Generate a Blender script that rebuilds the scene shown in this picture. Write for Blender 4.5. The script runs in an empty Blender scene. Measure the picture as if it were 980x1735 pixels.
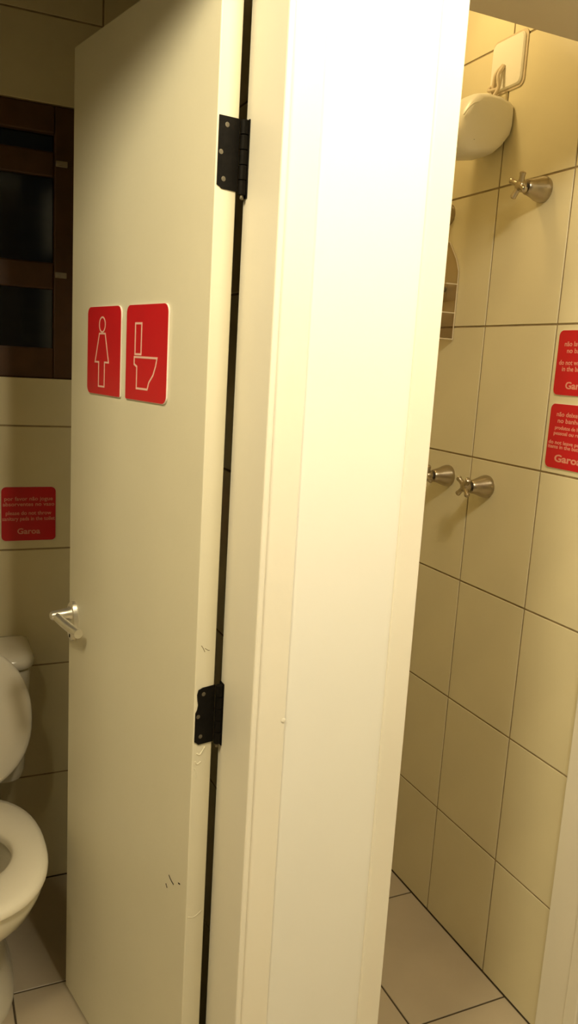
import bpy, bmesh, math
from mathutils import Vector, Matrix
S = bpy.context.scene
C = S.collection

# ------------------------------------------------------------------ camera
CAM_Z = 1.5025
F_PX, W_PX, H_PX = 1362.6, 980.0, 1735.0
yaw, pitch, roll = math.radians(24.817), math.radians(10.399), math.radians(3.409)
fwd = Vector((math.sin(yaw) * math.cos(pitch), math.cos(yaw) * math.cos(pitch), -math.sin(pitch)))
rgt = Vector((math.cos(yaw), -math.sin(yaw), 0.0))
up = rgt.cross(fwd)
r2 = math.cos(roll) * rgt + math.sin(roll) * up
u2 = -math.sin(roll) * rgt + math.cos(roll) * up
cd = bpy.data.cameras.new('camera')
cd.sensor_fit = 'VERTICAL'
cd.sensor_height = 36.0
cd.sensor_width = 36.0 * W_PX / H_PX
cd.lens = F_PX / H_PX * 36.0
cd.clip_start = 0.02
cam = bpy.data.objects.new('camera', cd)
C.objects.link(cam)
m = Matrix((r2, u2, -fwd)).transposed().to_4x4()
m.translation = Vector((0, 0, CAM_Z))
cam.matrix_world = m
S.camera = cam

# ------------------------------------------------------------------ world (night outside) and exposure
w = bpy.data.worlds.new('night')
S.world = w
w.use_nodes = True
w.node_tree.nodes['Background'].inputs[0].default_value = (0.02, 0.025, 0.035, 1)
w.node_tree.nodes['Background'].inputs[1].default_value = 0.15
S.view_settings.view_transform = 'Standard'
S.view_settings.look = 'None'
S.view_settings.gamma = 1.0
S.view_settings.use_curve_mapping = False
S.view_settings.exposure = 0.0


# ------------------------------------------------------------------ ceiling lamps of the corridor and of the shower room
def lamp(name, loc, power, col, radius):
    ld = bpy.data.lights.new(name, 'POINT')
    ld.energy = power
    ld.color = col
    ld.shadow_soft_size = radius
    lo = bpy.data.objects.new(name, ld)
    lo.location = loc
    C.objects.link(lo)
    return lo


lamp('corridor_ceiling_lamp', (0.60, 0.30, 2.40), 50.0, (1.0, 0.88, 0.64), 0.10)
lamp('corridor_left_lamp', (-0.50, 0.42, 2.42), 100.0, (1.0, 0.87, 0.56), 0.20)  # unseen lamp; place and power fitted to the lit door and jamb
lamp('shower_lamp', (0.99, 1.72, 2.42), 4.2, (1.0, 0.73, 0.33), 0.04)


# ------------------------------------------------------------------ materials
def mat(name, col, rough=0.5, metal=0.0, var=0.06, vscale=6.0, bump=0.0, bscale=60.0, spec=0.5, coat=0.0):
    mt = bpy.data.materials.new(name)
    mt.use_nodes = True
    nt = mt.node_tree
    b = nt.nodes['Principled BSDF']
    b.inputs['Roughness'].default_value = rough
    b.inputs['Metallic'].default_value = metal
    b.inputs['Specular IOR Level'].default_value = spec
    b.inputs['Coat Weight'].default_value = coat
    tc = nt.nodes.new('ShaderNodeTexCoord')
    n1 = nt.nodes.new('ShaderNodeTexNoise')
    n1.inputs['Scale'].default_value = vscale
    n1.inputs['Detail'].default_value = 5.0
    nt.links.new(tc.outputs['Object'], n1.inputs['Vector'])
    rp = nt.nodes.new('ShaderNodeValToRGB')
    rp.color_ramp.elements[0].position = 0.3
    rp.color_ramp.elements[1].position = 0.7
    rp.color_ramp.elements[0].color = tuple(max(0, c * (1 - var)) for c in col) + (1,)
    rp.color_ramp.elements[1].color = tuple(min(1, c * (1 + var)) for c in col) + (1,)
    nt.links.new(n1.outputs['Fac'], rp.inputs['Fac'])
    nt.links.new(rp.outputs['Color'], b.inputs['Base Color'])
    if bump:
        n2 = nt.nodes.new('ShaderNodeTexNoise')
        n2.inputs['Scale'].default_value = bscale
        n2.inputs['Detail'].default_value = 3.0
        nt.links.new(tc.outputs['Object'], n2.inputs['Vector'])
        bp = nt.nodes.new('ShaderNodeBump')
        bp.inputs['Strength'].default_value = bump
        bp.inputs['Distance'].default_value = 0.002
        nt.links.new(n2.outputs['Fac'], bp.inputs['Height'])
        nt.links.new(bp.outputs['Normal'], b.inputs['Normal'])
    return mt


M = {}
M['door_paint'] = mat('door_paint', (0.74, 0.70, 0.55), 0.42, var=0.03, vscale=3, bump=0.25, bscale=45)
M['frame_paint'] = mat('frame_paint', (0.84, 0.80, 0.69), 0.45, var=0.03, vscale=3, bump=0.25, bscale=30)
M['plaster'] = mat('plaster', (0.86, 0.85, 0.79), 0.55, var=0.02, vscale=2.5, bump=0.35, bscale=14)
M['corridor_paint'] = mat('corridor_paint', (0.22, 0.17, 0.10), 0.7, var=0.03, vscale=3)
M['shaded_head'] = mat('shaded_head', (0.50, 0.42, 0.28), 0.6, var=0.04, vscale=4, bump=0.2)  # darker than the frame paint: shade under the doorway head put into the colour
M['ceiling_paint'] = mat('ceiling_paint', (0.80, 0.77, 0.68), 0.7, var=0.03, vscale=3, bump=0.2)
M['tile'] = mat('wall_tile', (0.75, 0.68, 0.46), 0.32, var=0.03, vscale=5, bump=0.12, bscale=25)
M['grout'] = mat('grout', (0.36, 0.28, 0.16), 0.9, var=0.2, vscale=30, bump=0.5, bscale=120)
M['floor_tile'] = mat('floor_tile', (0.50, 0.43, 0.32), 0.38, var=0.06, vscale=6, bump=0.15, bscale=30)
M['floor_grout'] = mat('floor_grout', (0.10, 0.075, 0.045), 0.95, var=0.2, vscale=30, bump=0.5, bscale=120)
M['red'] = mat('sign_red', (0.56, 0.008, 0.016), 0.42, var=0.03, vscale=8)
M['print'] = mat('sign_print', (0.85, 0.55, 0.47), 0.5, var=0.02)
M['print_text'] = mat('sign_text_print', (0.75, 0.32, 0.24), 0.5, var=0.02)
M['acrylic_white'] = mat('sign_backing', (0.85, 0.80, 0.72), 0.4, var=0.02)
M['black_metal'] = mat('black_metal', (0.006, 0.005, 0.004), 0.6, spec=0.10, var=0.3, vscale=60, bump=0.3, bscale=200)
M['screw'] = mat('screw_steel', (0.16, 0.14, 0.10), 0.5, metal=0.6, var=0.2, vscale=200)
M['nickel'] = mat('brushed_nickel', (0.46, 0.40, 0.30), 0.30, metal=1.0, var=0.08, vscale=40, bump=0.1, bscale=120)
M['bright_nickel'] = mat('handle_nickel', (0.80, 0.77, 0.68), 0.32, metal=0.85, var=0.05, vscale=40)
M['porcelain'] = mat('porcelain', (0.80, 0.76, 0.64), 0.16, var=0.02, vscale=4, coat=0.3)
M['seat_plastic'] = mat('seat_plastic', (0.82, 0.77, 0.64), 0.32, var=0.02, vscale=4)
M['plastic'] = mat('white_plastic', (0.86, 0.83, 0.72), 0.35, var=0.02, vscale=8)
M['cable'] = mat('cable_sheath', (0.62, 0.52, 0.36), 0.5, var=0.08, vscale=30)
M['wood'] = mat('window_wood', (0.085, 0.036, 0.013), 0.45, var=0.25, vscale=14, bump=0.3, bscale=40)
M['latch'] = mat('latch_metal', (0.45, 0.40, 0.32), 0.5, metal=0.5, var=0.1)
M['clear_rim'] = mat('clear_rim', (0.66, 0.57, 0.40), 0.25, var=0.05)
M['scuff'] = mat('scuff', (0.03, 0.02, 0.012), 0.8, var=0.2)
M['scuff_pale'] = mat('paint_crack', (0.30, 0.25, 0.15), 0.8, var=0.2)
M['dark_hole'] = mat('keyhole_dark', (0.012, 0.010, 0.008), 0.8, var=0.1)
M['water'] = mat('water', (0.30, 0.27, 0.18), 0.05, var=0.02)
M['rubber'] = mat('dark_rubber', (0.05, 0.04, 0.03), 0.6, var=0.1)


def glass(name, tint, fac):
    mt = bpy.data.materials.new(name)
    mt.use_nodes = True
    nt = mt.node_tree
    nt.nodes.clear()
    out = nt.nodes.new('ShaderNodeOutputMaterial')
    tr = nt.nodes.new('ShaderNodeBsdfTransparent')
    tr.inputs[0].default_value = tint + (1,)
    gl = nt.nodes.new('ShaderNodeBsdfGlossy')
    gl.inputs['Roughness'].default_value = 0.12
    n = nt.nodes.new('ShaderNodeTexNoise')
    n.inputs['Scale'].default_value = 9.0
    mr = nt.nodes.new('ShaderNodeMapRange')
    mr.inputs['To Min'].default_value = fac * 0.8
    mr.inputs['To Max'].default_value = fac * 1.2
    nt.links.new(n.outputs['Fac'], mr.inputs['Value'])
    mx = nt.nodes.new('ShaderNodeMixShader')
    nt.links.new(mr.outputs['Result'], mx.inputs[0])
    nt.links.new(tr.outputs[0], mx.inputs[1])
    nt.links.new(gl.outputs[0], mx.inputs[2])
    nt.links.new(mx.outputs[0], out.inputs[0])
    return mt


M['window_glass'] = glass('window_glass', (0.35, 0.38, 0.36), 0.05)
M['clear_acrylic'] = glass('clear_acrylic', (0.90, 0.86, 0.80), 0.10)


# ------------------------------------------------------------------ helpers
def link(name, me, parent=None, loc=None):
    o = bpy.data.objects.new(name, me)
    C.objects.link(o)
    if parent is not None:
        o.parent = parent
    if loc is not None:
        o.location = loc
    return o


def obj(name, bm, material, parent=None, world=True, smooth=None):
    """One mesh object. With world=True the bmesh holds world coordinates and is moved into the parent's frame."""
    if parent is not None and world:
        bm.transform(world_of(parent).inverted())
    bmesh.ops.recalc_face_normals(bm, faces=bm.faces[:])
    me = bpy.data.meshes.new(name)
    bm.to_mesh(me)
    bm.free()
    me.materials.append(M[material])
    if smooth is not None:
        me.polygons.foreach_set('use_smooth', [True] * len(me.polygons))
        if hasattr(me, 'set_sharp_from_angle'):
            me.set_sharp_from_angle(angle=math.radians(smooth))
    return link(name, me, parent)


def world_of(o):
    mw = o.matrix_basis.copy()
    p = o.parent
    while p is not None:
        mw = p.matrix_basis @ mw
        p = p.parent
    return mw


def empty(name, loc, mrot=None):
    o = bpy.data.objects.new(name, None)
    o.empty_display_size = 0.05
    C.objects.link(o)
    mm = (mrot.to_4x4() if mrot is not None else Matrix.Identity(4))
    mm.translation = Vector(loc)
    o.matrix_basis = mm
    return o


def tag(o, label=None, cat=None, group=None, kind=None):
    if label:
        o['label'] = label
    if cat:
        o['category'] = cat
    if group:
        o['group'] = group
    if kind:
        o['kind'] = kind
    return o


def add_box(bm, lo, hi, bevel=0.0, seg=2):
    lo, hi = Vector(lo), Vector(hi)
    r = bmesh.ops.create_cube(bm, size=1.0)
    vs = r['verts']
    for v in vs:
        v.co = Vector(((lo[i] + hi[i]) / 2 + v.co[i] * (hi[i] - lo[i])) for i in range(3))
    if bevel:
        es = list({e for v in vs for e in v.link_edges})
        bmesh.ops.bevel(bm, geom=es, offset=bevel, segments=seg, affect='EDGES', profile=0.5)
    return bm


def box(name, lo, hi, material, parent=None, bevel=0.0, seg=2, world=True):
    bm = bmesh.new()
    add_box(bm, lo, hi, bevel, seg)
    return obj(name, bm, material, parent, world)


def loft(bm, rings, cap0=True, cap1=True):
    """rings: lists of equal-length point lists, closed around."""
    vr = [[bm.verts.new(p) for p in r] for r in rings]
    n = len(vr[0])
    for a, b in zip(vr[:-1], vr[1:]):
        for i in range(n):
            j = (i + 1) % n
            bm.faces.new((a[i], a[j], b[j], b[i]))
    if cap0:
        bm.faces.new(list(reversed(vr[0])))
    if cap1:
        bm.faces.new(vr[-1])
    return bm


def frame_of(axis):
    a = Vector(axis).normalized()
    h = Vector((0, 0, 1)) if abs(a.z) < 0.9 else Vector((1, 0, 0))
    u = a.cross(h).normalized()
    return a, u, a.cross(u)


def lathe(bm, origin, axis, prof, n=28):
    a, u, v = frame_of(axis)
    o = Vector(origin)
    rings = []
    for (t, r) in prof:
        rings.append([o + a * t + (u * math.cos(k * 2 * math.pi / n) + v * math.sin(k * 2 * math.pi / n)) * r for k in range(n)])
    return loft(bm, rings)


def tube(bm, pts, r, n=10):
    pts = [Vector(p) for p in pts]
    rings = []
    prev = None
    for i, p in enumerate(pts):
        d = (pts[min(i + 1, len(pts) - 1)] - pts[max(i - 1, 0)]).normalized()
        if prev is None:
            _, u, v = frame_of(d)
        else:
            u = (prev - d * prev.dot(d)).normalized()
            v = d.cross(u)
        prev = u
        rr = r[i] if isinstance(r, (list, tuple)) else r
        rings.append([p + (u * math.cos(k * 2 * math.pi / n) + v * math.sin(k * 2 * math.pi / n)) * rr for k in range(n)])
    return loft(bm, rings)


def spline(pts, k=6):
    """Catmull-Rom through the points."""
    P = [Vector(p) for p in pts]
    P = [P[0] * 2 - P[1]] + P + [P[-1] * 2 - P[-2]]
    out = []
    for i in range(1, len(P) - 2):
        for j in range(k):
            t = j / k
            a, b, c, d = P[i - 1], P[i], P[i + 1], P[i + 2]
            out.append(0.5 * ((2 * b) + (c - a) * t + (2 * a - 5 * b + 4 * c - d) * t * t + (3 * b - a - 3 * c + d) * t ** 3))
    out.append(P[-2])
    return out


def prism(bm, pts2, z0, z1):
    """Polygon in local x/y, thickness along local z."""
    return loft(bm, [[(x, y, z0) for x, y in pts2], [(x, y, z1) for x, y in pts2]])


def rounded(w_, h_, radii, n=6):
    """Outline of a rectangle centred on 0; radii in order TR, TL, BL, BR."""
    pts = []
    for (sx, sy, a0), r in zip(((1, 1, 0), (-1, 1, 90), (-1, -1, 180), (1, -1, 270)), radii):
        cx, cy = sx * (w_ / 2 - r), sy * (h_ / 2 - r)
        for k in range(n + 1):
            a = math.radians(a0 + 90 * k / n)
            pts.append((cx + r * math.cos(a), cy + r * math.sin(a)))
    return pts


# ------------------------------------------------------------------ key dimensions of the place (metres; camera above the origin)
XR = 1.28          # tiled right wall of the shower room
YB = 2.17          # tiled back wall of both rooms
YF, YI = 1.070, 1.21   # front and inner face of the wall with the two doorways
XJ = 0.451         # hinge jamb of the toilet door
XP = 0.735         # shower side of the pillar
HEAD = 2.0945      # underside of the door heads
CEIL = 2.50
TW, TH = 0.2537, 0.3269     # wall tiles
ROW0 = -0.0112              # a wall tile joint just under the floor line
FT = 0.4225                 # floor tiles
GAP = 0.0044
XL_T = -0.50       # left wall of the toilet room
XL = -3.20         # left wall of the corridor
YK = -4.20         # wall behind the camera

# ------------------------------------------------------------------ floor with single tiles
floor = box('floor', (XL - 0.1, YK - 0.1, -0.12), (XR + 0.12, YB + 0.12, -0.003), 'floor_grout')
tag(floor, 'beige square floor tiles with dark grout joints', 'floor', kind='structure')
mesh_cache = {}


def tile(parent, material, centre, size, bevel=0.0012):
    key = (material,) + tuple(round(s, 4) for s in size)
    if key not in mesh_cache:
        bm = bmesh.new()
        h = [s / 2 for s in size]
        add_box(bm, (-h[0], -h[1], -h[2]), h, min(bevel, min(h) * 0.8), 1)
        me = bpy.data.meshes.new('tile')
        bm.to_mesh(me)
        bm.free()
        me.materials.append(M[material])
        mesh_cache[key] = me
    return link('tile', mesh_cache[key], parent, centre)


def spans(lo, hi, joint, pitch):
    k = math.floor((lo - joint) / pitch)
    out = []
    while joint + k * pitch < hi - 1e-6:
        a, b = max(lo, joint + k * pitch), min(hi, joint + (k + 1) * pitch)
        if b - a > 0.008:
            out.append((a + GAP / 2, b - GAP / 2))
        k += 1
    return out


for (x0, x1) in spans(XL, XR, 1.0085, FT):
    for (y0, y1) in spans(YK, YB, 1.753, FT):
        tile(floor, 'floor_tile', ((x0 + x1) / 2, (y0 + y1) / 2, -0.0015), (x1 - x0, y1 - y0, 0.003))

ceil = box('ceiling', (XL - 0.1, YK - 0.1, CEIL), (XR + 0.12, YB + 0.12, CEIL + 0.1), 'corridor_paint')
tag(ceil, 'plain painted ceiling above the door heads', 'ceiling', kind='structure')

# ------------------------------------------------------------------ walls
TT = 0.0025
wall_r = box('wall_right', (XR + TT, YK, 0.0), (XR + 0.12, YB + 0.12, CEIL), 'grout')
tag(wall_r, 'cream tiled shower wall with brown grout and taps', 'wall', kind='structure')
for (y0, y1) in spans(YI - 0.05, YB, 1.673, TW):
    for (z0, z1) in spans(0.0, CEIL, ROW0, TH):
        tile(wall_r, 'tile', (XR + TT / 2, (y0 + y1) / 2, (z0 + z1) / 2), (TT, y1 - y0, z1 - z0), 0.0008)
# plastered corridor stretch of the same wall
box('plaster_face', (XR - 0.004, YK, 0.0), (XR + TT, YF, CEIL), 'plaster', wall_r)

WX0, WX1, WZ0, WZ1 = -0.38, 0.415, 1.429, 2.091      # window opening
bm = bmesh.new()
yb0, yb1 = YB + TT, YB + 0.12
add_box(bm, (XL, yb0, 0), (WX0, yb1, CEIL))
add_box(bm, (WX1, yb0, 0), (XR + TT, yb1, CEIL))
add_box(bm, (WX0, yb0, 0), (WX1, yb1, WZ0))
add_box(bm, (WX0, yb0, WZ1), (WX1, yb1, CEIL))
wall_b = obj('wall_back', bm, 'grout')
tag(wall_b, 'dim cream tiled wall behind the toilet below the window', 'wall', kind='structure')


def back_tiles(xlo, xhi, joint):
    for (x0, x1) in spans(xlo, xhi, joint, TW):
        for (z0, z1) in spans(0.0, CEIL, ROW0 + 0.010, TH):
            pieces = []
            if x1 <= WX0 or x0 >= WX1 or z1 <= WZ0 or z0 >= WZ1:
                pieces = [(x0, x1, z0, z1)]
            else:
                if z0 < WZ0:
                    pieces.append((x0, x1, z0, WZ0))
                if z1 > WZ1:
                    pieces.append((x0, x1, WZ1, z1))
                zz0, zz1 = max(z0, WZ0), min(z1, WZ1)
                if x0 < WX0:
                    pieces.append((x0, WX0, zz0, zz1))
                if x1 > WX1:
                    pieces.append((WX1, x1, zz0, zz1))
            for (a, b, c, d) in pieces:
                if b - a > 0.01 and d - c > 0.01:
                    tile(wall_b, 'tile', ((a + b) / 2, YB + TT / 2, (c + d) / 2), (b - a, TT, d - c), 0.0008)


XPA, XPB = 0.53, 0.67    # partition between the two rooms
back_tiles(XL_T, XPA, 0.171)
back_tiles(XPB, XR, 0.773)

wall_p = box('wall_partition', (XPA + TT, YI, 0), (XPB - TT, YB + TT, CEIL), 'grout')
tag(wall_p, 'tiled partition between toilet and shower behind the door gap', 'wall', kind='structure')
wall_l = box('wall_left', (XL_T - 0.12, YI, 0), (XL_T - TT, YB + TT, CEIL), 'grout')
tag(wall_l, 'tiled left wall of the toilet room', 'wall', kind='structure')
for (y0, y1) in spans(YI, YB, YB, TW):
    for (z0, z1) in spans(0.0, CEIL, ROW0, TH):
        c = ((y0 + y1) / 2, (z0 + z1) / 2)
        s = (TT, y1 - y0, z1 - z0)
        tile(wall_p, 'tile', (XPA + TT / 2,) + c, s, 0.0008)
        tile(wall_p, 'tile', (XPB - TT / 2,) + c, s, 0.0008)
        tile(wall_l, 'tile', (XL_T - TT / 2,) + c, s, 0.0008)

# front wall: pillar between the doorways, heads above them, stretch to the left
XD0 = -0.128       # latch jamb of the toilet door
bm = bmesh.new()
add_box(bm, (XJ + 0.010, YF + 0.004, 0), (XP - 0.004, YI, CEIL))
add_box(bm, (XD0, YF + 0.004, HEAD), (XJ + 0.010, YI, CEIL))
add_box(bm, (XP - 0.004, YF + 0.004, HEAD), (XR + TT, YI, CEIL))
add_box(bm, (XL, YF + 0.004, 0), (XD0, YI, CEIL))
wall_f = obj('wall_front', bm, 'plaster')
tag(wall_f, 'bright cream painted pillar between the toilet and shower doorways', 'wall', kind='structure')
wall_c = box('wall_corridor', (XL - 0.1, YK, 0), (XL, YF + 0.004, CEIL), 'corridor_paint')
tag(wall_c, 'painted corridor wall to the left', 'wall', kind='structure')
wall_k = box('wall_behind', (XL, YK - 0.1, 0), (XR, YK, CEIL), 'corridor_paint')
tag(wall_k, 'painted corridor wall behind the viewer', 'wall', kind='structure')


def trim(name, label, boxes):
    bm = bmesh.new()
    for lo, hi, b in boxes:
        add_box(bm, lo, hi, b)
    o = obj(name, bm, 'frame_paint')
    return tag(o, label, 'trim', kind='structure')


trim('trim_1', 'cream hinge jamb and thin raised bead left of the pillar',
     [((XJ, YF - 0.003, 0), (XJ + 0.010, YI, HEAD), 0.003)])
trim('trim_2', 'cream door casing board along the left of the pillar',
     [((XJ + 0.010, YF + 0.0012, 0), (0.510, YF + 0.006, CEIL), 0.0015)])
trim('trim_3', 'cream casing board along the shower edge of the pillar',
     [((0.6905, YF - 0.001, 0), (XP, YF + 0.006, CEIL), 0.003),
      ((XP - 0.004, YF + 0.006, 0), (XP, YI, HEAD), 0.0005)])
trim('trim_4', 'cream shower door jamb against the tiled wall',
     [((XR - 0.016, YF - 0.004, 0), (XR - 0.0002, YI, HEAD), 0.003),
      ((XR - 0.024, YF + 0.02, 0), (XR - 0.016, YF + 0.055, HEAD), 0.003)])
trim('trim_5', 'cream latch jamb of the toilet doorway',
     [((XD0 - 0.002, YF - 0.003, 0), (XD0 + 0.008, YI, HEAD), 0.003),
      ((XD0 + 0.008, YF, 0), (XD0 + 0.020, YI - 0.045, HEAD), 0.002)])  # unseen stop strip, added to keep the left lamp off the back wall

hl = box('trim_6', (XP, YF + 0.004, HEAD - 0.006), (XR - 0.0162, YI, HEAD), 'shaded_head', None, 0.001)  # thin strip added to darken the underside of the head
tag(hl, 'added strip under the head of the shower doorway, shade in its colour', 'trim', kind='structure')

# ------------------------------------------------------------------ window with dark louvres in the back wall
win = empty('window_1', (0.0, YB, WZ0))
tag(win, 'dark brown wooden window with night glass above the toilet', 'window', kind='structure')
fy0, fy1 = YB + 0.010, YB + 0.055
for nm, lo, hi in (('stile', (WX0, fy0, WZ0), (WX0 + 0.085, fy1, WZ1)),
                   ('stile', (0.312, fy0, WZ0), (WX1, fy1, WZ1)),
                   ('rail', (WX0 + 0.085, fy0, WZ0), (0.312, fy1, 1.507)),
                   ('rail', (WX0 + 0.085, fy0, 2.025), (0.312, fy1, WZ1)),
                   ('rail', (WX0 + 0.085, fy0 + 0.006, 1.654), (0.312, fy1, 1.720)),
                   ('rail', (WX0 + 0.085, fy0 + 0.006, 1.925), (0.312, fy1, 1.985))):
    box(nm, lo, hi, 'wood', win, 0.004)
for z0, z1 in ((1.507, 1.654), (1.720, 1.925), (1.985, 2.025)):
    box('pane', (WX0 + 0.085, fy0 + 0.018, z0), (0.312, fy0 + 0.022, z1), 'window_glass', win)
for z in (1.683, 1.950):
    bm = bmesh.new()
    add_box(bm, (0.315, fy0 - 0.005, z), (0.343, fy0, z + 0.014), 0.001)
    add_box(bm, (0.315, fy0 - 0.010, z + 0.004), (0.327, fy0 - 0.005, z + 0.010), 0.001)
    obj('catch', bm, 'latch', win)

# ------------------------------------------------------------------ toilet door, opened inwards
A = math.radians(-12.0)
Q = Vector((0.399, 1.19, 0.0))
d = Vector((math.sin(A), math.cos(A), 0))
n_ = Vector((-math.cos(A), math.sin(A), 0))
drot = Matrix((d, n_, Vector((0, 0, 1)))).transposed()
door = empty('door_1', (Q.x, Q.y, 0), drot)
tag(door, 'cream painted toilet door standing open on two black hinges', 'door', kind='structure')
DW, DT, DTOP = 0.553, 0.037, 2.081
bm = bmesh.new()
add_box(bm, (0, -DT, 0.008), (DW, 0, DTOP), 0.0018)
obj('door_leaf', bm, 'door_paint', door, world=False)


def hinge(z0, z1, chipped):
    # leaf let into the hinge edge of the door (outline in y/z, slightly worn), barrel in the gap, leaf on the jamb
    y0, y1 = -DT - 0.001, -0.0025
    h = z1 - z0
    if chipped:
        out = [(y0, z0), (y1 - 0.007, z0 + 0.000), (y1 - 0.003, z0 + 0.004), (y1, z0 + 0.006), (y1, z0 + 0.56 * h),
               (y1 - 0.003, z0 + 0.62 * h), (y1 - 0.0045, z0 + 0.70 * h), (y1 - 0.003, z0 + 0.78 * h), (y1 - 0.002, z1 - 0.012),
               (y1 - 0.004, z1 - 0.004), (y1 - 0.012, z1 - 0.001), (y0, z1)]
    else:
        out = [(y0, z0), (y1 - 0.008, z0 + 0.0005), (y1 - 0.005, z0 + 0.003), (y1, z0 + 0.005), (y1, z1 - 0.001), (y0, z1)]
    bm = bmesh.new()
    loft(bm, [[(0.0005, y, z) for y, z in out], [(-0.0018, y, z) for y, z in out]])
    leaf = obj('hinge', bm, 'black_metal', door, world=False)
    by = -DT - 0.0075
    bm = bmesh.new()
    zz = z0 - 0.004
    nk = 5
    for k in range(nk):
        a, b = zz + (h + 0.004) * k / nk, zz + (h + 0.004) * (k + 1) / nk - 0.0006
        lathe(bm, (-0.004, by, a), (0, 0, 1), [(0, 0.0050), (0.0006, 0.0062), (b - a - 0.0006, 0.0062), (b - a, 0.0050)], 16)
    obj('barrel', bm, 'black_metal', leaf, world=False, smooth=35)
    bm = bmesh.new()
    lathe(bm, (-0.004, by, zz - 0.007), (0, 0, 1), [(0, 0.0012), (0.001, 0.0028), (0.003, 0.0034), (0.005, 0.0028), (0.007, 0.0026), (0.008, 0.0026)], 14)
    obj('pin', bm, 'screw', leaf, world=False, smooth=35)
    # jamb leaf in world coordinates against the jamb face
    bm = bmesh.new()
    add_box(bm, (XJ - 0.0022, YF + 0.121, z0 - 0.008), (XJ, YI - 0.001, z1 + 0.001), 0.0004, 1)
    obj('jamb_leaf', bm, 'black_metal', leaf)
    for k, fy in enumerate((0.62, 0.86, 0.70)):
        yy = -DT + DT * fy - 0.002
        z = z1 - h * (0.12, 0.50, 0.86)[k]
        bm = bmesh.new()
        lathe(bm, (-0.0016, yy, z), (-1, 0, 0), [(0, 0.0036), (0.0004, 0.0036), (0.0005, 0.0030), (0.00045, 0.0010)], 16)
        add_box(bm, (-0.0023, yy - 0.0024, z - 0.0005), (-0.0019, yy + 0.0024, z + 0.0005))
        add_box(bm, (-0.0023, yy - 0.0005, z - 0.0024), (-0.0019, yy + 0.0005, z + 0.0024))
        obj('screw', bm, 'screw', leaf, world=False, smooth=30)


hinge(1.751, 1.853, False)
hinge(0.868, 0.969, True)

# lever handle close to the free edge
hu, hz = 0.522, 0.940
bm = bmesh.new()
pts = []
for k in range(40):
    a = 2 * math.pi * k / 40
    pts.append((0.025 * math.cos(a), 0.045 * math.sin(a)))


def dring(s, y):
    return [(hu + x * s, y, hz - 0.010 + z * s) for x, z in pts]


loft(bm, [dring(1.0, -0.001), dring(1.0, 0.006), dring(0.93, 0.0095), dring(0.80, 0.0105)])
plate = obj('escutcheon', bm, 'bright_nickel', door, world=False, smooth=40)
bm = bmesh.new()
lathe(bm, (hu, 0.0104, hz - 0.036), (0, 1, 0), [(0, 0.0045), (0.0008, 0.0045)], 16)
add_box(bm, (hu - 0.002, 0.0104, hz - 0.046), (hu + 0.002, 0.0112, hz - 0.036))
obj('keyhole', bm, 'dark_hole', plate, world=False)
bm = bmesh.new()
lathe(bm, (hu, 0.006, hz + 0.008), (0, 1, 0), [(0, 0.0165), (0.004, 0.0160), (0.010, 0.0125), (0.030, 0.0105), (0.043, 0.010), (0.047, 0.007)], 24)
lev = obj('lever_handle', bm, 'bright_nickel', door, world=False, smooth=40)
bm = bmesh.new()
path = spline([(hu + 0.004, 0.042, hz + 0.010), (hu - 0.012, 0.040, hz + 0.004), (hu - 0.040, 0.034, hz - 0.003), (hu - 0.072, 0.028, hz - 0.008), (hu - 0.088, 0.026, hz - 0.009)], 5)
tube(bm, path, [0.0085 + 0.0015 * min(1, i / 12) for i in range(len(path))], 14)
obj('lever', bm, 'bright_nickel', lev, world=False, smooth=40)

# scuffs on the face of the door
for pl in ([(0.0655, 0.590), (0.058, 0.585), (0.047, 0.5815)], [(0.031, 0.5945), (0.0245, 0.596)], [(0.0755, 0.567), (0.0705, 0.561)]):
    bm = bmesh.new()
    path = spline([(u, 0.0004, z) for u, z in pl], 4)
    tube(bm, path, 0.0015, 6)
    for v in bm.verts:
        v.co.y = 0.0002 + (v.co.y - 0.0004) * 0.25
    obj('scuff_mark', bm, 'scuff', door, world=False)


# wrinkled and cracked paint on the hinge edge of the door
for k, (pl, rad, mm_) in enumerate((
        ([(-0.009, 1.042), (-0.013, 1.036), (-0.016, 1.030)], 0.0007, 'scuff_pale'), ([(-0.016, 1.036), (-0.022, 1.032), (-0.025, 1.031)], 0.0006, 'scuff_pale'),
        ([(-0.008, 0.852), (-0.014, 0.848), (-0.019, 0.853), (-0.024, 0.861)], 0.0016, 'door_paint'), ([(-0.006, 0.838), (-0.010, 0.832), (-0.017, 0.835)], 0.0014, 'door_paint'),
        ([(-0.005, 0.826), (-0.008, 0.818), (-0.009, 0.806)], 0.0012, 'door_paint'), ([(-0.004, 0.545), (-0.016, 0.541), (-0.031, 0.548)], 0.0010, 'door_paint'))):
    bm = bmesh.new()
    tube(bm, spline([(0.0, y, z) for y, z in pl], 4), rad, 8)
    for v in bm.verts:
        v.co.x *= 0.5
    obj('paint_crack' if mm_ == 'scuff_pale' else 'paint_wrinkle', bm, mm_, door, world=False, smooth=60)

# small painted-over nail on the pillar
bm = bmesh.new()
lathe(bm, (0.507, YF + 0.0005, 0.952), (0, -1, 0), [(0, 0.0040), (0.0002, 0.0036), (0.0005, 0.0022), (0.0006, 0.0008)], 14)
obj('painted_nail', bm, 'frame_paint', wall_f, smooth=50)


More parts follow.
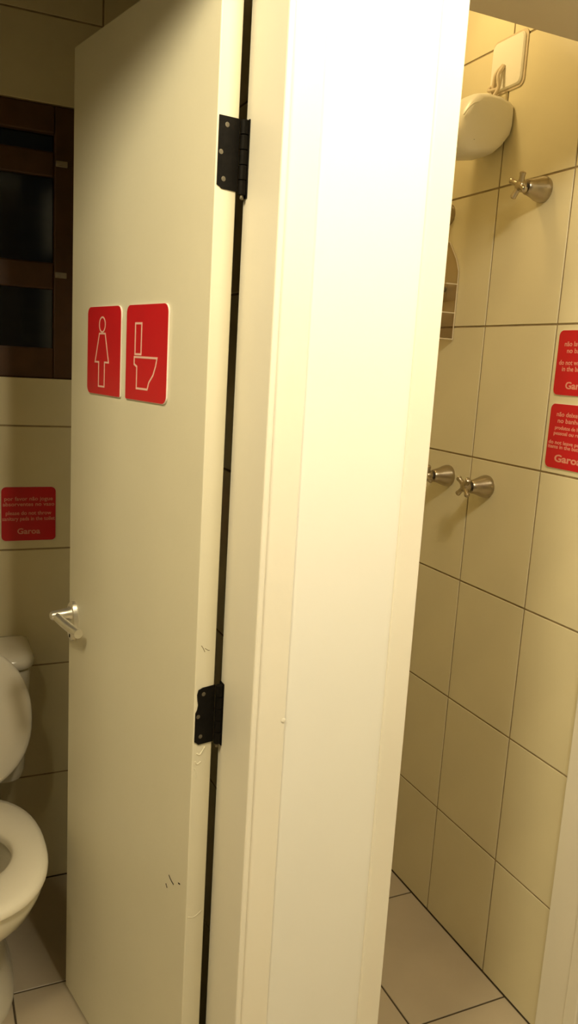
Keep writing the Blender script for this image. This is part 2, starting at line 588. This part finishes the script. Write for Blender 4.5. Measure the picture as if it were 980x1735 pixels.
# ------------------------------------------------------------------ signs
def sign_root(name, centre, right, w_, h_, radii, label, thick=0.003, group=None):
    right = Vector(right).normalized()
    out = right.cross(Vector((0, 0, 1)))
    rot = Matrix((right, Vector((0, 0, 1)), out)).transposed()
    bm = bmesh.new()
    prism(bm, rounded(w_, h_, radii), 0.0, thick)
    bmesh.ops.recalc_face_normals(bm, faces=bm.faces[:])
    me = bpy.data.meshes.new(name)
    bm.to_mesh(me)
    bm.free()
    me.materials.append(M['acrylic_white'])
    o = link(name, me)
    mm = rot.to_4x4()
    mm.translation = Vector(centre)
    o.matrix_basis = mm
    tag(o, label, 'sign', group)
    bm = bmesh.new()
    prism(bm, rounded(w_ - 0.0012, h_ - 0.0012, radii), thick, thick + 0.0005)
    obj('red_face', bm, 'red', o, world=False)
    return o


def stroke(parent, pts, width, z, name='pictogram', closed=True):
    """Closed outline of constant width, printed proud of the face."""
    n = len(pts)
    inn, outp = [], []
    for i in range(n):
        p, a, b = Vector(pts[i]), Vector(pts[i - 1]), Vector(pts[(i + 1) % n])
        d1, d2 = (p - a).normalized(), (b - p).normalized()
        n1, n2 = Vector((-d1.y, d1.x)), Vector((-d2.y, d2.x))
        mt = (n1 + n2)
        mt = mt / max(0.4, mt.length_squared / 2)
        outp.append(p + mt * width / 2)
        inn.append(p - mt * width / 2)
    bm = bmesh.new()
    rings = [[(q.x, q.y, z) for q in inn], [(q.x, q.y, z) for q in outp], [(q.x, q.y, z + 0.0003) for q in outp], [(q.x, q.y, z + 0.0003) for q in inn]]
    vr = [[bm.verts.new(p) for p in r] for r in rings]
    for k in range(4):
        a, b = vr[k], vr[(k + 1) % 4]
        for i in range(n):
            j = (i + 1) % n
            bm.faces.new((a[i], a[j], b[j], b[i]))
    return obj(name, bm, 'print', parent, world=False)


def text(parent, s, x, y, size, z, width=None, bold=0.0, align='CENTER', material='print_text', name='lettering'):
    cu = bpy.data.curves.new('lettering', 'FONT')
    cu.body = s
    cu.size = size
    cu.align_x = align
    cu.align_y = 'CENTER'
    cu.offset = bold
    cu.extrude = 0.0001
    cu.resolution_u = 3
    tmp = bpy.data.objects.new('tmp', cu)
    C.objects.link(tmp)
    bpy.context.view_layer.update()
    dg = bpy.context.evaluated_depsgraph_get()
    me = bpy.data.meshes.new_from_object(tmp.evaluated_get(dg))
    bpy.data.objects.remove(tmp)
    if width and len(me.vertices):
        xs = [v.co.x for v in me.vertices]
        f = width / (max(xs) - min(xs))
        c0 = (max(xs) + min(xs)) / 2
        for v in me.vertices:
            v.co.x = (v.co.x - c0) * f
    me.materials.clear()
    me.materials.append(M[material])
    o = link(name, me, parent, (x, y, z))
    return o


def door_pt(u, z, off=0.0004):
    return Q + d * u + n_ * off + Vector((0, 0, z))


SW, SH = 0.153, 0.1655
RR = 0.014
zs = 0.0036


def nm(u, v):
    return ((u - 0.5) * SW, (0.5 - v) * SH)


ws = sign_root('restroom_sign', door_pt(0.3835, 1.5065), -d, SW, SH, (RR, RR, RR, 0.003),
               'red door sign with white outline of a woman')
stroke(ws, [(nm(0.462, 0.205)[0] + 0.0137 * math.cos(2 * math.pi * k / 28), nm(0.462, 0.205)[1] + 0.0137 * math.sin(2 * math.pi * k / 28)) for k in range(28)], 0.0030, zs)
stroke(ws, [nm(*q) for q in ((0.378, 0.305), (0.552, 0.305), (0.665, 0.628), (0.545, 0.628), (0.545, 0.905), (0.368, 0.905), (0.368, 0.628), (0.255, 0.628))], 0.0032, zs)
ts = sign_root('restroom_sign', door_pt(0.2045, 1.5065), -d, SW + 0.005, SH, (RR, RR, 0.003, RR),
               'red door sign with white outline of a toilet')
stroke(ts, [nm(*q) for q in ((0.23, 0.195), (0.39, 0.195), (0.385, 0.515), (0.23, 0.515))], 0.0035, zs)
stroke(ts, [nm(*q) for q in ((0.215, 0.545), (0.785, 0.545), (0.755, 0.63), (0.70, 0.72), (0.60, 0.80), (0.565, 0.872), (0.285, 0.872), (0.285, 0.645), (0.215, 0.620))], 0.0035, zs)

# notice on the toilet wall
r = 0.012
nt = sign_root('notice_sign', (0.2495, YB - 0.0002, 1.076), (1, 0, 0), 0.138, 0.144, (r, r, r, 0.010),
               'dim red notice sign on the tiled wall above the toilet', 0.002)
for s, y, wd in (('por favor não jogue', 0.040, 0.122), ('absorventes no vaso', 0.0255, 0.130), ('please do not throw', 0.002, 0.115), ('sanitary pads in the toilet', -0.013, 0.133)):
    text(nt, s, 0, y, 0.0145, 0.0027, wd, 0.0002)
text(nt, 'Garoa', 0, -0.047, 0.021, 0.0027, 0.058, 0.0005)

# notices on the shower wall
n1 = sign_root('notice_sign', (XR - 0.0002, 1.335, 1.5405), (0, -1, 0), 0.140, 0.140, (r, r, r, r),
               'upper red notice sign on the shower wall', 0.002)
for s, y, wd in (('não lave roupas', 0.040, 0.100), ('no banheiro', 0.0255, 0.082), ('do not wash clothes', 0.000, 0.122), ('in the bathroom', -0.0135, 0.100)):
    text(n1, s, 0, y, 0.0145, 0.0027, wd, 0.0002)
text(n1, 'Garoa', 0, -0.049, 0.021, 0.0027, 0.068, 0.0005)
n2 = sign_root('notice_sign', (XR - 0.0002, 1.335, 1.381), (0, -1, 0), 0.140, 0.142, (r, r, r, r),
               'lower red notice sign on the shower wall with more text lines', 0.002)
for s, y, wd in (('não deixe nada', 0.048, 0.098), ('no banheiro', 0.034, 0.088), ('produtos de higiene', 0.0185, 0.100), ('pessoal ou roupas', 0.0065, 0.104),
                 ('do not leave personal', -0.0140, 0.130), ('items in the bathroom', -0.0235, 0.130)):
    text(n2, s, 0, y, 0.0140 if y > 0.03 else 0.0115, 0.0027, wd, 0.0002)
text(n2, 'Garoa', 0, -0.049, 0.022, 0.0027, 0.082, 0.0006)


# ------------------------------------------------------------------ shower taps
def tap(y, z, label, turn=0.0):
    t = empty('shower_tap', (XR, y, z))
    tag(t, label, 'tap', 'metal shower taps on the tiled wall')
    bm = bmesh.new()
    lathe(bm, (0, 0, 0), (-1, 0, 0), [(0, 0.0275), (0.004, 0.0285), (0.010, 0.0282), (0.018, 0.0262), (0.030, 0.0215), (0.042, 0.0178), (0.050, 0.0165), (0.0525, 0.0145), (0.052, 0.009)], 36)
    obj('escutcheon', bm, 'nickel', t, world=False, smooth=40)
    bm = bmesh.new()
    lathe(bm, (-0.049, 0, 0), (-1, 0, 0), [(0, 0.0085), (0.012, 0.0085)], 20)
    obj('stem', bm, 'rubber', t, world=False, smooth=40)
    bm = bmesh.new()
    lathe(bm, (-0.0585, 0, 0), (-1, 0, 0), [(0, 0.0120), (0.002, 0.0132), (0.012, 0.0128), (0.016, 0.0110), (0.018, 0.007), (0.0184, 0.002)], 24)
    hd = obj('handle', bm, 'nickel', t, world=False, smooth=40)
    for k in range(4):
        a = turn + k * math.pi / 2
        dy, dz = math.cos(a), math.sin(a)
        bm = bmesh.new()
        pr = [(0.008, 0.0070), (0.016, 0.0062), (0.022, 0.0062), (0.0265, 0.0072), (0.0295, 0.0062), (0.031, 0.003)]
        lathe(bm, (-0.0675, 0, 0), (-0.25, dy, dz), pr, 12)
        obj('spoke', bm, 'nickel', hd, world=False, smooth=40)
    return t


tap(1.510, 1.919, 'metal shower tap high up below the electric shower, fully visible', 0.5)
tap(1.872, 1.914, 'high metal shower tap mostly hidden behind the bright pillar', 0.2)
tap(1.764, 1.235, 'lower metal shower tap right beside the bright pillar', 0.35)
tap(1.600, 1.232, 'lower metal shower tap with cross handle, farther from the pillar', 0.75)

# ------------------------------------------------------------------ electric shower unit, cover plate, cable
es = empty('electric_shower', (XR, 1.70, 2.07))
tag(es, 'white rounded electric shower unit on the tiled wall', 'shower')
prof = [(1.2795, 2.120), (1.2795, 2.085), (1.276, 2.063), (1.257, 2.035), (1.236, 2.017), (1.195, 2.010), (1.160, 2.006), (1.138, 2.018),
        (1.131, 2.050), (1.134, 2.080), (1.158, 2.122), (1.178, 2.141), (1.205, 2.146), (1.243, 2.145), (1.268, 2.139), (1.278, 2.132)]
pc = (1.232, 2.075)


def ring(y, s):
    out = []
    for (x, z) in prof:
        xx = pc[0] + (x - pc[0]) * s
        if x > 1.27:
            xx = min(XR - 0.0005, pc[0] + (x - pc[0]) * (0.5 + 0.5 * s))
        out.append((xx, y, pc[1] + (z - pc[1]) * s))
    return out


bm = bmesh.new()
loft(bm, [ring(1.640, 0.52), ring(1.641, 0.80), ring(1.645, 0.91), ring(1.653, 0.97), ring(1.668, 1.0), ring(1.70, 1.01), ring(1.735, 0.99), ring(1.755, 0.92), ring(1.766, 0.78), ring(1.768, 0.5)])
body = obj('body', bm, 'plastic', es, smooth=42)
bm = bmesh.new()
for a_, b_ in (((1.262, 1.6395, 2.060), (1.166, 1.6395, 2.020)),):
    pass
tube(bm, spline([(1.140, 1.6452, 2.085), (1.150, 1.6432, 2.100), (1.166, 1.6420, 2.114), (1.186, 1.6432, 2.120)], 5), 0.0016, 8)
obj('moulded_edge', bm, 'plastic', es, smooth=50)
bm = bmesh.new()
lathe(bm, (1.172, 1.6415, 2.036), (0, -1, 0), [(0, 0.0028), (0.0006, 0.0026), (0.001, 0.001)], 12)
obj('screw', bm, 'rubber', es, smooth=50)
bm = bmesh.new()
lathe(bm, (1.152, 1.725, 2.018), (-0.35, 0.2, -1), [(0, 0.016), (0.015, 0.016), (0.030, 0.030), (0.040, 0.034), (0.044, 0.032)], 24)
obj('spray_head', bm, 'plastic', es, smooth=40)
bm = bmesh.new()
tube(bm, spline([(1.150, 1.74, 2.135), (1.140, 1.735, 2.150), (1.146, 1.76, 2.163), (1.170, 1.80, 2.158)], 5), 0.0035, 8)
obj('control_cord', bm, 'rubber', es, smooth=50)

cp = empty('cover_plate', (XR, 1.680, 2.230))
tag(cp, 'blank square cover plate on the wall above the electric shower', 'plate')
bm = bmesh.new()
o2 = rounded(0.115, 0.112, (0.014,) * 4, 6)
loft(bm, [[(XR - 0.0002, 1.680 - x, 2.228 + y) for x, y in o2], [(XR - 0.006, 1.680 - x, 2.228 + y) for x, y in o2],
          [(XR - 0.009, 1.680 - x * 0.95, 2.228 + y * 0.95) for x, y in o2]])
obj('plate', bm, 'plastic', cp, smooth=30)
bm = bmesh.new()
o3 = rounded(0.127, 0.124, (0.017,) * 4, 6)
vr = [[bm.verts.new((XR - dx, 1.680 - x, 2.228 + y)) for x, y in oo] for dx, oo in ((0.0002, o3), (0.0028, o3), (0.0028, o2), (0.0002, o2))]
for k in range(4):
    a, b = vr[k], vr[(k + 1) % 4]
    for i in range(len(a)):
        j = (i + 1) % len(a)
        bm.faces.new((a[i], a[j], b[j], b[i]))
obj('gasket_rim', bm, 'cable', cp, smooth=30)
for k, (pth, rad) in enumerate((([(XR - 0.010, 1.690, 2.226), (XR - 0.024, 1.696, 2.205), (XR - 0.022, 1.705, 2.175), (XR - 0.030, 1.712, 2.146)], 0.0045),
                                ([(XR - 0.010, 1.686, 2.224), (XR - 0.026, 1.684, 2.200), (XR - 0.024, 1.682, 2.172), (XR - 0.034, 1.690, 2.146)], 0.0045),
                                ([(XR - 0.010, 1.700, 2.190), (XR - 0.020, 1.716, 2.182), (XR - 0.028, 1.712, 2.172), (XR - 0.020, 1.690, 2.172)], 0.0040))):
    bm = bmesh.new()
    tube(bm, spline(pth, 5), rad, 10)
    ob = obj('supply_cable', bm, 'cable', None, smooth=50)
    tag(ob, ('pale cable from the cover plate to the electric shower, left of the pair', 'pale cable from the cover plate to the electric shower, right of the pair',
             'short loose cable end twisted round the electric shower cables')[k], 'cable', 'cables of the electric shower')

# ------------------------------------------------------------------ clear acrylic caddy on the wall
cad = empty('shower_caddy', (XR, 1.87, 1.59))
tag(cad, 'clear acrylic shower caddy on the wall, half hidden by the pillar', 'caddy')
bm = bmesh.new()
yc, hw = 1.872, 0.070
outl = [(-hw, 1.592), (-hw, 1.765), (-hw + 0.014, 1.795), (-hw + 0.035, 1.822), (-0.02, 1.842), (0.02, 1.842), (hw - 0.035, 1.822), (hw - 0.014, 1.795), (hw, 1.765), (hw, 1.592)]
loft(bm, [[(XR - 0.001, yc + y, z) for y, z in outl], [(XR - 0.005, yc + y, z) for y, z in outl]])
obj('back_panel', bm, 'clear_acrylic', cad)
for z0, z1, dp in ((1.592, 1.659, 0.050), (1.690, 1.732, 0.036)):
    bm = bmesh.new()
    add_box(bm, (XR - dp, yc - hw, z0), (XR - 0.005, yc + hw, z0 + 0.003))
    add_box(bm, (XR - dp, yc - hw, z0 + 0.003), (XR - dp + 0.003, yc + hw, z1))
    add_box(bm, (XR - dp + 0.003, yc - hw, z0 + 0.003), (XR - 0.005, yc - hw + 0.003, z1))
    add_box(bm, (XR - dp + 0.003, yc + hw - 0.003, z0 + 0.003), (XR - 0.005, yc + hw, z1))
    obj('tray', bm, 'clear_acrylic', cad)
for zz, dp in ((1.659, 0.050), (1.732, 0.036), (1.592, 0.050)):
    bm = bmesh.new()
    tube(bm, [(XR - 0.003, yc - hw, zz), (XR - dp, yc - hw, zz), (XR - dp, yc + hw, zz), (XR - 0.003, yc + hw, zz)], 0.0016, 8)
    obj('rim', bm, 'clear_rim', cad)
bm = bmesh.new()
tube(bm, [(XR - 0.003, yc + y, z) for y, z in outl], 0.0016, 8)
obj('rim', bm, 'clear_rim', cad)
bm = bmesh.new()
lathe(bm, (XR - 0.005, 1.852, 1.722), (-1, 0, 0), [(0, 0.007), (0.004, 0.007), (0.008, 0.004), (0.012, 0.004)], 14)
obj('suction_hook', bm, 'rubber', cad, smooth=40)

# ------------------------------------------------------------------ toilet
TX = 0.05
tl = empty('toilet', (TX, 1.80, 0.0))
tag(tl, 'white toilet with raised lid and cistern against the back wall', 'toilet')


def egg(hw_, yf, yb, cy, z, n=56, p=2.0):
    out = []
    for k in range(n):
        a = 2 * math.pi * k / n
        ca, sa = math.cos(a), math.sin(a)
        x = hw_ * math.copysign(abs(ca) ** (2 / p), ca)
        yy = math.copysign(abs(sa) ** (2 / p), sa)
        out.append((TX + x, cy + yy * ((cy - yf) if yy < 0 else (yb - cy)), z))
    return out


bm = bmesh.new()
rings = [egg(.122, 1.64, 2.04, 1.82, 0.0005, p=2.5), egg(.122, 1.64, 2.04, 1.82, 0.020, p=2.5), egg(.113, 1.655, 2.035, 1.82, 0.040, p=2.4),
         egg(.100, 1.680, 2.02, 1.81, 0.11), egg(.100, 1.670, 2.02, 1.80, 0.17), egg(.112, 1.630, 2.03, 1.78, 0.22), egg(.138, 1.560, 2.02, 1.73, 0.275),
         egg(.162, 1.505, 1.98, 1.70, 0.325), egg(.174, 1.482, 1.925, 1.69, 0.360), egg(.177, 1.476, 1.915, 1.69, 0.385), egg(.172, 1.482, 1.912, 1.69, 0.398),
         egg(.150, 1.510, 1.88, 1.69, 0.400), egg(.128, 1.545, 1.85, 1.70, 0.396), egg(.118, 1.560, 1.84, 1.70, 0.360), egg(.105, 1.585, 1.82, 1.70, 0.30),
         egg(.075, 1.62, 1.78, 1.70, 0.235), egg(.045, 1.65, 1.75, 1.70, 0.20)]
loft(bm, rings)
obj('bowl', bm, 'porcelain', tl, smooth=50)
bm = bmesh.new()
loft(bm, [[(TX + x, 1.995 + y, z) for x, y in rounded(2 * w0, 0.30, (0.02, 0.02, 0.05, 0.05))] for z, w0 in ((0.24, 0.070), (0.32, 0.085), (0.385, 0.096), (0.396, 0.092))])
obj('cistern_deck', bm, 'porcelain', tl, smooth=40)
bm = bmesh.new()
loft(bm, [egg(.080, 1.615, 1.785, 1.70, 0.246), egg(.080, 1.615, 1.785, 1.70, 0.248)])
obj('water', bm, 'water', tl)
# seat: a ring with rounded section
bm = bmesh.new()
sec = [(0.0, 0.402), (0.0, 0.416), (0.06, 0.421), (0.2, 0.4255), (0.5, 0.428), (0.8, 0.4255), (0.95, 0.420), (1.0, 0.412), (0.99, 0.404), (0.94, 0.402)]
vr = []
for s, z in sec:
    vr.append([bm.verts.new(p) for p in egg(.108 + .074 * s, 1.580 - .112 * s, 1.800 + .143 * s, 1.69, z, p=2.0 + 0.35 * s)])
for k in range(len(vr)):
    a, b = vr[k], vr[(k + 1) % len(vr)]
    for i in range(len(a)):
        j = (i + 1) % len(a)
        bm.faces.new((a[i], a[j], b[j], b[i]))
obj('seat', bm, 'seat_plastic', tl, smooth=50)
# lid, raised and leaning on the cistern
bm = bmesh.new()
lean = math.radians(8.0)


def lidp(v, off):
    x, y, z = v
    h = 1.925 - y
    return (x, 1.908 + h * math.sin(lean) + off * math.cos(lean), 0.432 + h * math.cos(lean) - off * math.sin(lean))


rings = []
for s, off in ((0.96, 0.016), (1.0, 0.013), (1.0, 0.004), (0.985, 0.0), (0.94, -0.003), (0.6, -0.005), (0.2, -0.006)):
    rings.append([lidp(q, off) for q in egg(.181 * s, 1.745 - .195 * s, 1.745 + .180 * s, 1.745, 0, p=2.2)])
loft(bm, rings)
obj('lid', bm, 'seat_plastic', tl, smooth=40)
for sx in (-0.075, 0.075):
    bm = bmesh.new()
    lathe(bm, (TX + sx - 0.022, 1.935, 0.418), (1, 0, 0), [(0, 0.009), (0.002, 0.011), (0.042, 0.011), (0.044, 0.009)], 16)
    obj('seat_hinge', bm, 'seat_plastic', tl, smooth=40)


def rrect(hw_, y0, y1, z, r, n=6):
    cy = (y0 + y1) / 2
    return [(TX + x, cy + y, z) for x, y in rounded(2 * hw_, y1 - y0, (r * 0.3, r * 0.3, r, r), n)]


bm = bmesh.new()
loft(bm, [rrect(.150, 2.02, 2.160, 0.400, .03), rrect(.166, 2.005, 2.164, 0.408, .035), rrect(.174, 2.0, 2.165, 0.43, .04), rrect(.188, 1.992, 2.166, 0.69, .045), rrect(.188, 1.992, 2.166, 0.711, .045)])
obj('cistern', bm, 'porcelain', tl, smooth=40)
bm = bmesh.new()
loft(bm, [rrect(.190, 1.986, 2.167, 0.713, .045), rrect(.196, 1.982, 2.168, 0.717, .05), rrect(.197, 1.981, 2.168, 0.732, .05), rrect(.192, 1.986, 2.166, 0.741, .05),
          rrect(.180, 1.998, 2.160, 0.747, .045), rrect(.12, 2.04, 2.14, 0.750, .03)])
obj('cistern_lid', bm, 'porcelain', tl, smooth=45)
